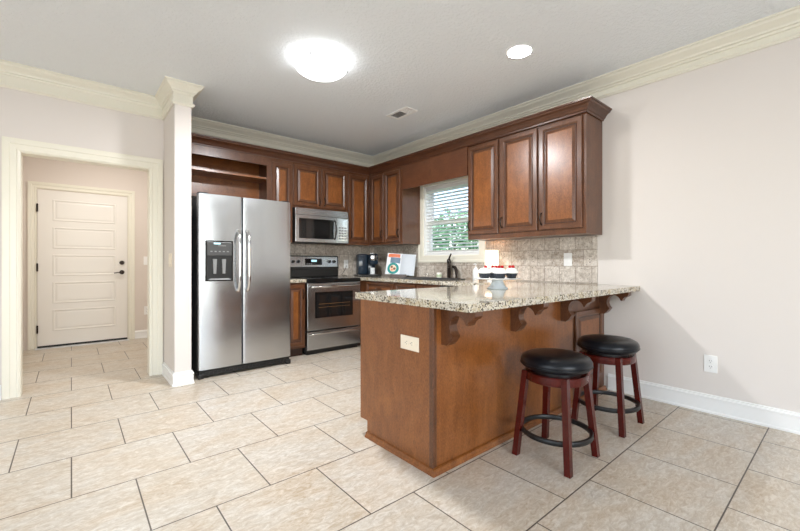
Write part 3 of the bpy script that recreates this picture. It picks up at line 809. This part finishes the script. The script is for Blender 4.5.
m = MB(); m.box(.578, MWW, -.012, .019, .006, MH - .088, 0, bev=.003); m.box(.592, MWW - .012, -.0145, -.0122, .035, MH - .105, 1)
for r_ in range(5):
    for c_ in range(3): m.box(.608 + c_ * .042, .638 + c_ * .042, -.0155, -.0147, .055 + r_ * .036, .075 + r_ * .036, 2)
m.build('control_panel', [M_steel2, M_chrome, M_mid], mw)

# ---------------------------------------------------------------- stools
def make_stool(label):
    s = thing('bar_stool', label, 'stool', (2.113, 1.112, 0), 0, 'bar stools at the peninsula')
    for sx in (-1, 1):
        for sy in (-1, 1):
            m = MB(); h = .0165
            bx, by, tx, ty = sx * .163, sy * .155, sx * .120, sy * .116
            def q(cx, cy, z, hh): return [(cx - hh, cy - hh, z), (cx + hh, cy - hh, z), (cx + hh, cy + hh, z), (cx - hh, cy + hh, z)]
            m.hexa(q(bx, by, 0, h), q(tx, ty, .485, h)); m.build('leg', M_stool, s)
    m = MB(); m.lathe([(0, .425), (.105, .425), (.158, .432), (.158, .482), (0, .482)], seg=48)
    m.lathe([(.154, .440), (.168, .440), (.170, .446), (.170, .478), (.166, .482), (.154, .482)], seg=48); m.build('seat_apron', M_stool, s, 40)
    m = MB(); m.lathe([(0, .4825), (.13, .4825), (.13, .497), (0, .497)], seg=32); m.build('swivel_plate', M_ringm, s, 40)
    prof = [(0, .498), (.150, .498), (.176, .506), (.188, .518), (.192, .534), (.190, .550), (.180, .566), (.156, .578), (.11, .585), (.05, .587), (0, .587)]
    m = MB(); m.lathe(prof, seg=56); m.build('seat_cushion', M_leather, s, 60)
    m = MB(); m.tube([(.1925 * math.cos(2 * PI * k / 48), .1925 * math.sin(2 * PI * k / 48), .527) for k in range(48)], .0028, 6, closed=True); m.build('piping', M_leather, s, 60)
    m = MB(); rr_ = .187
    pr_ = [(rr_ - .008, .133), (rr_ + .006, .133), (rr_ + .009, .137), (rr_ + .009, .155), (rr_ + .006, .159), (rr_ - .008, .159), (rr_ - .011, .155), (rr_ - .011, .137), (rr_ - .008, .133)]
    m.lathe(pr_, seg=56); m.build('foot_ring', M_ringm, s, 40)
    return s
s1 = make_stool('black-cushioned round bar stool nearer the camera, wholly in view')
s2 = copy_tree(s1); s2.location = (2.820, 1.110, 0); s2['label'] = 'black-cushioned round bar stool nearer the wall, partly behind the other'

# ---------------------------------------------------------------- ceiling fixtures
dl_ = thing('ceiling_light', 'lit frosted glass dome light flush on the kitchen ceiling', 'light', (1.505, 2.735, ZC))
m = MB(); m.lathe([(0, 0), (.17, 0), (.17, -.02), (.15, -.028), (0, -.028)], seg=48); m.build('ceiling_pan', M_plate, dl_, 40)
pr_ = [(.212, -.032)]
for k in range(1, 11):
    a = k / 10; pr_.append((.212 * math.cos(a * PI / 2) ** .8 if k < 10 else 0, -.032 - .098 * math.sin(a * PI / 2)))
m = MB(); m.lathe([(.195, -.030)] + pr_, seg=56); m.build('glass_bowl', M_dome, dl_, 60)
for a in (R(100), R(220), R(340)):
    m = MB(); m.lathe([(0, -.010), (.007, -.008), (.007, 0.012), (0, .012)], (.205 * math.cos(a), .205 * math.sin(a), -.058), 10); m.tube([(.205 * math.cos(a), .205 * math.sin(a), -.045), (.213 * math.cos(a), .213 * math.sin(a), -.034), (.165 * math.cos(a), .165 * math.sin(a), -.020)], .004, 6); m.build('clip', M_bronze, dl_, 50)
bulb = bpy.data.lights.new('dome_bulb', 'AREA'); bulb.shape = 'DISK'; bulb.size = .20; bulb.energy = 56; bulb.color = (0.97, 0.98, 1.0)
bo = bpy.data.objects.new('dome_bulb', bulb); C.objects.link(bo); bo.parent = dl_; bo.location = (0, 0, -.134)
rc = thing('recessed_light', 'small round recessed downlight glowing in the ceiling above the peninsula', 'light', (2.595, 1.655, ZC))
m = MB(); m.lathe([(.086, -.0005), (.097, -.0005), (.096, -.004), (.088, -.005), (.086, -.0005)], seg=40); m.build('trim_ring', M_plate, rc, 40)
m = MB(); m.lathe([(0, -.001), (.086, -.001), (.086, -.004), (0, -.004)], seg=40); m.build('lens', M_can, rc, 40)
vt = thing('ceiling_vent', 'white rectangular air vent in the ceiling', 'vent', (2.70, 3.15, ZC))
m = MB(); vw_, vl = .085, .165
m.box(-vw_, vw_, -vl, -vl + .03, -.008, -.0005); m.box(-vw_, vw_, vl - .03, vl, -.008, -.0005); m.box(-vw_, -vw_ + .03, -vl + .03, vl - .03, -.008, -.0005); m.box(vw_ - .03, vw_, -vl + .03, vl - .03, -.008, -.0005); m.build('vent_frame', M_plate, vt)
m = MB()
for i in range(11):
    y = -vl + .04 + i * .0235; s_ = -1 if i < 5 else 1
    m.hexa([(-vw_ + .03, y - .002, -.006), (vw_ - .03, y - .002, -.006), (vw_ - .03, y, -.006), (-vw_ + .03, y, -.006)], [(-vw_ + .03, y - .002 + s_ * .013, -.0008), (vw_ - .03, y - .002 + s_ * .013, -.0008), (vw_ - .03, y + s_ * .013, -.0008), (-vw_ + .03, y + s_ * .013, -.0008)])
m.build('louvre', M_plate, vt)
m = MB(); m.box(-vw_ + .03, vw_ - .03, -vl + .03, -vl + .14, -.0016, -.0006); m.box(-vw_ + .03, vw_ - .03, -vl + .14, vl - .03, -.0016, -.0006, 1); m.build('vent_duct', [M_slot, M_mid], vt)

# ---------------------------------------------------------------- outlets and switches (local frame: plate in xz, facing -Y)
def plate(name, label, cat, loc, rz, w, h, kind, mt=M_plate, roll=0.0):
    o = thing(name, label, cat, loc, rz); o.rotation_euler = (0, roll, rz)
    m = MB(); m.box(-w / 2, w / 2, -.006, -.0003, -h / 2, h / 2, bev=.0025); m.build('cover_plate', mt, o)
    if kind == 'outlet':
        for e in (-1, 1):
            m = MB(); m.lathe([(0, .0022), (.0165, .0022), (.0175, 0)], (0, -.006, e * .021), 24, M=RX)
            m.build('receptacle', mt, o, 40)
            m = MB()
            for sx, hh in ((-.0065, .0045), (.0065, .0035)): m.box(sx - .0012, sx + .0012, -.0086, -.0083, e * .021 - hh + .002, e * .021 + hh + .002)
            m.lathe([(0, .0004), (.0025, .0004), (.0025, 0)], (0, -.0083, e * .021 - .009), 10, M=RX); m.build('slot', M_slot, o)
    elif kind == 'rocker' or kind == 'rocker2':
        for cx in ((0,) if kind == 'rocker' else (-w / 4 + .002, w / 4 - .002)):
            m = MB(); m.hexa([(cx - .016, -.011, -.032), (cx + .016, -.011, -.032), (cx + .016, -.0062, -.032), (cx - .016, -.0062, -.032)], [(cx - .016, -.0075, .032), (cx + .016, -.0075, .032), (cx + .016, -.0062, .032), (cx - .016, -.0062, .032)]); m.build('rocker', mt, o)
    return o
plate('wall_outlet', 'white duplex outlet low on the bare right wall', 'outlet', (XR, .688, .360), RIGHT, .078, .125, 'outlet')
plate('wall_outlet', 'almond duplex outlet lying sideways on the peninsula end panel', 'outlet', (PX - .0005, 1.598, .655), RIGHT, .078, .150, 'outlet', M_almond, roll=PI / 2)
plate('wall_switch', 'white rocker switch on the stone backsplash right of the cupcakes', 'switch', (XR - .010, 1.752, 1.130), RIGHT, .078, .122, 'rocker')
plate('wall_outlet', 'white outlet on the backsplash between the range and the coffee maker', 'outlet', (3.05, YB - .010, 1.08), 0, .075, .120, 'outlet')
plate('wall_outlet', 'white outlet on the backsplash between the cookbook and the window', 'outlet', (XR - .010, 3.865, 1.10), RIGHT, .075, .120, 'outlet')
plate('wall_switch', 'almond light switch on the wall stub beside the doorway', 'switch', (XP0, 4.11, 1.125), RIGHT, .118, .122, 'rocker2', M_almond)
plate('wall_switch', 'white light switch on the far hall wall right of the door', 'switch', (.842, HY, 1.13), 0, .075, .122, 'rocker')
plate('wall_outlet', 'white outlet low on the far hall wall', 'outlet', (.848, HY, .40), 0, .075, .122, 'outlet')

# ---------------------------------------------------------------- window blind
bl = thing('window_blind', 'white two-inch horizontal blind hanging in the kitchen window', 'blind', (XR, (WY0 + WY1) / 2, 0), RIGHT)
bw = ww - .026
m = MB(); m.box(-bw, bw, .012, .066, WZ1 - .062, WZ1 - .022, bev=.003); m.build('headrail', M_slat, bl)
m = MB(); n = 19; zt_, zb_ = WZ1 - .085, WZ0 + .055
for i in range(n):
    z = zb_ + (zt_ - zb_) * i / (n - 1)
    m.hexa([(-bw, .016, z + .006), (bw, .016, z + .006), (bw, .064, z - .007), (-bw, .064, z - .007)], [(-bw, .016, z + .009), (bw, .016, z + .009), (bw, .064, z - .004), (-bw, .064, z - .004)])
m.build('slats', M_slat, bl)
m = MB(); m.box(-bw, bw, .020, .060, WZ0 + .024, WZ0 + .040, bev=.003); m.build('bottom_rail', M_slat, bl)
m = MB()
for x in (-bw + .10, 0, bw - .10):
    m.tube([(x, .013, WZ0 + .035), (x, .013, WZ1 - .05)], .0014, 5); m.tube([(x, .065, WZ0 + .035), (x, .065, WZ1 - .05)], .0014, 5)
m.build('ladder_cord', M_slat, bl)

# ---------------------------------------------------------------- things on the counters
# coffee maker
cm = thing('coffee_maker', 'black single-cup coffee maker in the corner of the counter', 'coffee maker', (3.235, 4.56, ZT), R(-22))
m = MB(); m.box(-.15, .17, -.17, .13, 0.0005, .025, bev=.008); m.build('base', M_black, cm)
m = MB(); m.box(-.13, .02, -.02, .12, .0255, .315, bev=.018, seg=3); m.build('water_reservoir', M_navy, cm, 40)
m = MB(); m.box(.022, .135, -.01, .12, .0255, .20, bev=.01); m.box(.022, .14, -.145, .12, .165, .315, bev=.018, seg=3); m.build('brew_head', M_navy, cm, 40)
m = MB(); m.box(.028, .118, -.158, -.146, .225, .30, bev=.004); m.tube([(.025, -.13, .318), (.07, -.155, .325), (.115, -.13, .318)], .006, 8); m.build('chrome_band', M_chrome, cm, 50)
m = MB(); m.lathe([(0, 0), (.034, 0), (.036, .09), (.033, .09), (.031, .004), (0, .004)], (.07, -.085, .030), 24); m.build('cup', M_cer, cm, 40)
m = MB(); m.box(.02, .125, -.15, -.03, .0255, .0295); m.build('drip_tray', M_mid, cm)
m = MB(); m.box(-.128, .0, -.05, -.021, .03, .30, bev=.006); m.build('front_panel', M_navy, cm, 40)
m = MB(); m.tube([(3.05, YB - .022, 1.055), (3.02, YB - .035, 1.0), (2.965, YB - .045, .94), (2.955, YB - .055, .915), (3.0, YB - .05, .914), (3.045, YB - .04, .914)], .0035, 6)
tag(m.build('power_cord', M_black), 'thin black power cord looping down behind the coffee maker', 'cord')

# cookbook on its stand
bk_loc = Vector((3.33, 3.93, ZT)); bk_rz = R(-52)
st = thing('cookbook_stand', 'dark wooden stand holding the open cookbook', 'book stand', bk_loc, bk_rz)
tilt = Matrix.Rotation(-R(16), 3, 'X') @ Matrix.Rotation(R(4), 3, 'Y')
m = MB(); m.box(-.11, .11, -.085, .09, 0.0005, .020, bev=.004); m.box(-.11, .11, -.098, -.086, .0005, .040, bev=.003); m.build('stand_base', M_glaze, st)
def tl_pts(pts): return [tuple(tilt @ Vector(p) + Vector((0, -.05, .041))) for p in pts]
m = MB(); m.hexa(tl_pts([(-.10, .040, 0), (.10, .040, 0), (.10, .050, 0), (-.10, .050, 0)]), tl_pts([(-.10, .040, .25), (.10, .040, .25), (.10, .050, .25), (-.10, .050, .25)])); m.build('back_rest', M_glaze, st)
bk = thing('cookbook', 'open cookbook with food photos on its left page, standing by the window', 'book', bk_loc, bk_rz); bk.scale = (.88, .88, .88)
def page(sgn, th, name, mt, wpg=.215, hpg=.325, t0=.0):
    m = MB(); n = 10; a = []
    for k in range(n + 1):
        u = k / n; x = sgn * wpg * u
        y = .010 - .022 * math.sin(PI * min(1, u * 1.15)) * (1 - .45 * u) + .012 * (1 - u)
        a.append((x, y))
    for k in range(n):
        (xa, ya), (xb, yb) = a[k], a[k + 1]
        m.hexa(tl_pts([(xa, ya, 0), (xb, yb, 0), (xb, .022, 0), (xa, .022, 0)]), tl_pts([(xa, ya, hpg), (xb, yb, hpg), (xb, .022, hpg), (xa, .022, hpg)]))
    bmesh.ops.remove_doubles(m.bm, verts=m.bm.verts[:], dist=1e-5)
    def yat(x):
        u = abs(x) / wpg
        return .010 - .022 * math.sin(PI * min(1, u * 1.15)) * (1 - .45 * u) + .012 * (1 - u)
    return m.build(name, mt, bk), yat
lp, yf = page(-1, 0, 'left_page', M_paper)
rp, yf2 = page(1, 0, 'right_page', M_textp)
m = MB(); m.hexa(tl_pts([(-.222, .0225, -.002), (.222, .0225, -.002), (.222, .028, -.002), (-.222, .028, -.002)]), tl_pts([(-.222, .0225, .332), (.222, .0225, .332), (.222, .028, .332), (-.222, .028, .332)])); m.build('book_cover', M_paper, bk)
def print_poly(pts, name, mt, lift, par):
    m = MB(); vs = [m.bm.verts.new(tl_pts([(x, yf(x) - lift, z)])[0]) for x, z in pts]
    m.bm.faces.new(vs)
    return m.build(name, mt, par)
def print_rect(x0, x1, z0, z1, name, mt, lift=.0012):
    m = MB(); n = 10
    for k in range(n):
        xa, xb = x0 + (x1 - x0) * k / n, x0 + (x1 - x0) * (k + 1) / n
        m.hexa(tl_pts([(xa, yf(xa) - lift, z0), (xb, yf(xb) - lift, z0), (xb, yf(xb) - lift + .0008, z0), (xa, yf(xa) - lift + .0008, z0)]), tl_pts([(xa, yf(xa) - lift, z1), (xb, yf(xb) - lift, z1), (xb, yf(xb) - lift + .0008, z1), (xa, yf(xa) - lift + .0008, z1)]))
    return m.build(name, mt, lp)
def print_disc(cx, cz, r0, r1, name, mt, lift):
    m = MB(); n = 36; k0 = []
    for k in range(n):
        a = 2 * PI * k / n
        for r in (r0, r1):
            x, z = cx + r * math.cos(a), cz + r * math.sin(a); x = max(-.214, min(-.002, x))
            k0.append(m.bm.verts.new(tl_pts([(x, yf(x) - lift, z)])[0]))
    for k in range(n):
        i, j = 2 * k, 2 * ((k + 1) % n)
        m.bm.faces.new([k0[i], k0[j], k0[j + 1], k0[i + 1]])
    return m.build(name, mt, lp)
print_rect(-.205, -.02, .265, .318, 'photo_print', M_orange)
print_rect(-.160, -.010, .175, .262, 'photo_print', M_blue)
print_disc(-.105, .090, .052, .088, 'plate_print', M_teal, .0020)
print_disc(-.105, .090, .001, .052, 'food_print', M_cream, .0026)
for (dx, dz, r) in ((-.02, .02, .018), (.022, -.005, .02), (-.012, -.025, .014)):
    print_disc(-.105 + dx, .090 + dz, .001, r, 'food_print', M_food if dz > -.02 else M_orange, .0034)

# candle, glass jar, soap
cd = thing('candle_jar', 'small white candle jar on the counter left of the faucet', 'candle', (3.475, 3.345, ZT))
m = MB(); m.lathe([(0, 0.0005), (.030, .0005), (.032, .006), (.032, .066), (.029, .070), (.027, .060), (0, .058)], seg=28); m.build('jar', M_candle, cd, 40)
m = MB(); m.lathe([(.0322, .018), (.0330, .018), (.0330, .046), (.0322, .046)], seg=28); m.build('label_band', M_gr, cd, 40)
cj = thing('glass_cup', 'small clear glass on the counter between cookbook and candle', 'glass', (3.475, 3.555, ZT))
M_cg = mat('clear_glass', G(1), .02, Transmission_Weight=1.0, IOR=1.45)
m = MB(); m.lathe([(0, .0005), (.020, .0005), (.024, .055), (.0215, .055), (.018, .006), (0, .006)], seg=24); m.build('cup_body', M_cg, cj, 40)
sb = thing('soap_dispenser', 'white pump soap bottle on the counter behind the cupcakes', 'soap bottle', (3.46, 2.76, ZT))
m = MB(); m.lathe([(0, .0005), (.030, .0005), (.034, .006), (.034, .10), (.028, .122), (.014, .132), (.013, .142), (0, .142)], seg=28); m.build('bottle', M_cer, sb, 45)
m = MB(); m.lathe([(.0142, .131), (.0142, .146), (.005, .148), (.005, .172), (.011, .173), (.011, .182), (0, .183)], seg=16); m.tube([(0, 0, .178), (-.02, 0, .180), (-.038, 0, .172)], .0045, 8); m.build('pump', M_cer, sb, 45)
# small lamp
lm = thing('table_lamp', 'small glowing lamp with pale square shade on the counter by the backsplash', 'lamp', (3.42, 2.515, ZT))
m = MB(); m.lathe([(0, .0005), (.05, .0005), (.05, .012), (.018, .022), (.013, .04), (.022, .075), (.012, .11), (.006, .125), (.006, .16), (0, .16)], seg=24); m.build('lamp_base', M_cer, lm, 45)
m = MB(); s_ = .053
for (w0, z0, w1, z1) in ((s_, .145, s_ - .003, .325),):
    o_b = [(-w0, -w0, z0), (w0, -w0, z0), (w0, w0, z0), (-w0, w0, z0)]; o_t = [(-w1, -w1, z1), (w1, -w1, z1), (w1, w1, z1), (-w1, w1, z1)]
    th = .003
    for i in range(4):
        j = (i + 1) % 4; k = (w0 - th) / w0
        inn = lambda p: (p[0] * k, p[1] * k, p[2])
        m.hexa([o_b[i], o_b[j], inn(o_b[j]), inn(o_b[i])], [o_t[i], o_t[j], inn(o_t[j]), inn(o_t[i])])
sh = m.build('lamp_shade', M_shade, lm); sh.rotation_euler = (0, 0, R(-37) * 0 + R(10))
m = MB(); m.lathe([(0, .161), (.012, .163), (.026, .19), (.024, .215), (0, .23)], seg=16); m.build('bulb', emis('lit_bulb', (1.0, .72, .45, 1), 34.0), lm, 60)

# cake stand and cupcakes
csx, csy = 2.41, 1.72
cs = thing('cake_stand', 'white pedestal cake stand on the peninsula', 'cake stand', (csx, csy, ZT))
m = MB(); m.lathe([(0, .0005), (.076, .0005), (.077, .004), (.060, .016), (.047, .036), (.041, .060), (.043, .067), (0, .067)], seg=40); m.build('pedestal', mat('pale_blue_grey_glaze', srgb(214, 222, 226), .15), cs, 45)  # white pedestal with its blue-grey shade put into the colour
m = MB(); m.lathe([(0, .0675), (.10, .0675), (.155, .071), (.166, .077), (.163, .080), (.150, .0765), (0, .0765)], seg=48); m.build('plate', M_cer, cs, 45)
ZP = ZT + .0768
def make_cupcake(label, nch, off):
    c = thing('cupcake', label, 'cupcake', (0, 0, 0), 0, 'cupcakes on the cake stand')
    m = MB(); n = 40; bot, top = [], []
    for k in range(n):
        a = 2 * PI * k / n; w_ = .0012 * (-1) ** k
        bot.append(m.bm.verts.new(((.029 + w_) * math.cos(a), (.029 + w_) * math.sin(a), .0005))); top.append(m.bm.verts.new(((.042 + w_) * math.cos(a), (.042 + w_) * math.sin(a), .036)))
    for k in range(n):
        j = (k + 1) % n; m.bm.faces.new([bot[k], bot[j], top[j], top[k]])
    m.bm.faces.new(bot[::-1]); m.bm.faces.new(top); m.build('paper_cup', M_cup, c)
    m = MB(); m.lathe([(.040, .0365), (.047, .040), (.049, .047), (.044, .056), (.038, .058), (.037, .066), (.028, .073), (.015, .077), (0, .078)], seg=28); m.lathe([(0, .0363), (.040, .0365)], seg=28); m.build('frosting', M_frost, c, 60)
    for k in range(nch):
        dx, dy = off[k]
        m = MB(); r = .0125; m.lathe([(r * math.sin(PI * i / 8), -r * math.cos(PI * i / 8)) for i in range(9)], (dx, dy, .0865 - abs(dx) * .2), 14); m.build('cherry', M_red, c, 60)
    return c
u = Vector((.7623, -.6472))       # rightwards as seen from the bar side
dn = Vector((.6472, .7623))
def at2(a, b_): return (csx + u.x * a + dn.x * b_, csy + u.y * a + dn.y * b_, ZP)
k1 = make_cupcake('frosted cupcake with two cherries at the right side of the stand', 2, ((-.011 * .76, .011 * .65), (.012 * .76, -.012 * .65)))
k1.location = at2(.100, -.01)
k2 = make_cupcake('frosted cupcake with two cherries at the front middle of the stand', 2, ((-.007, .006), (.012, -.010)))
k2.location = at2(.003, -.060)
k3 = make_cupcake('frosted cupcake with one cherry at the left side of the stand', 1, ((.006, -.005),))
k3.location = at2(-.098, -.005)
k4 = copy_tree(k2); k4.location = at2(-.010, .075); k4['label'] = 'frosted cupcake at the back of the stand, half hidden by the front one'
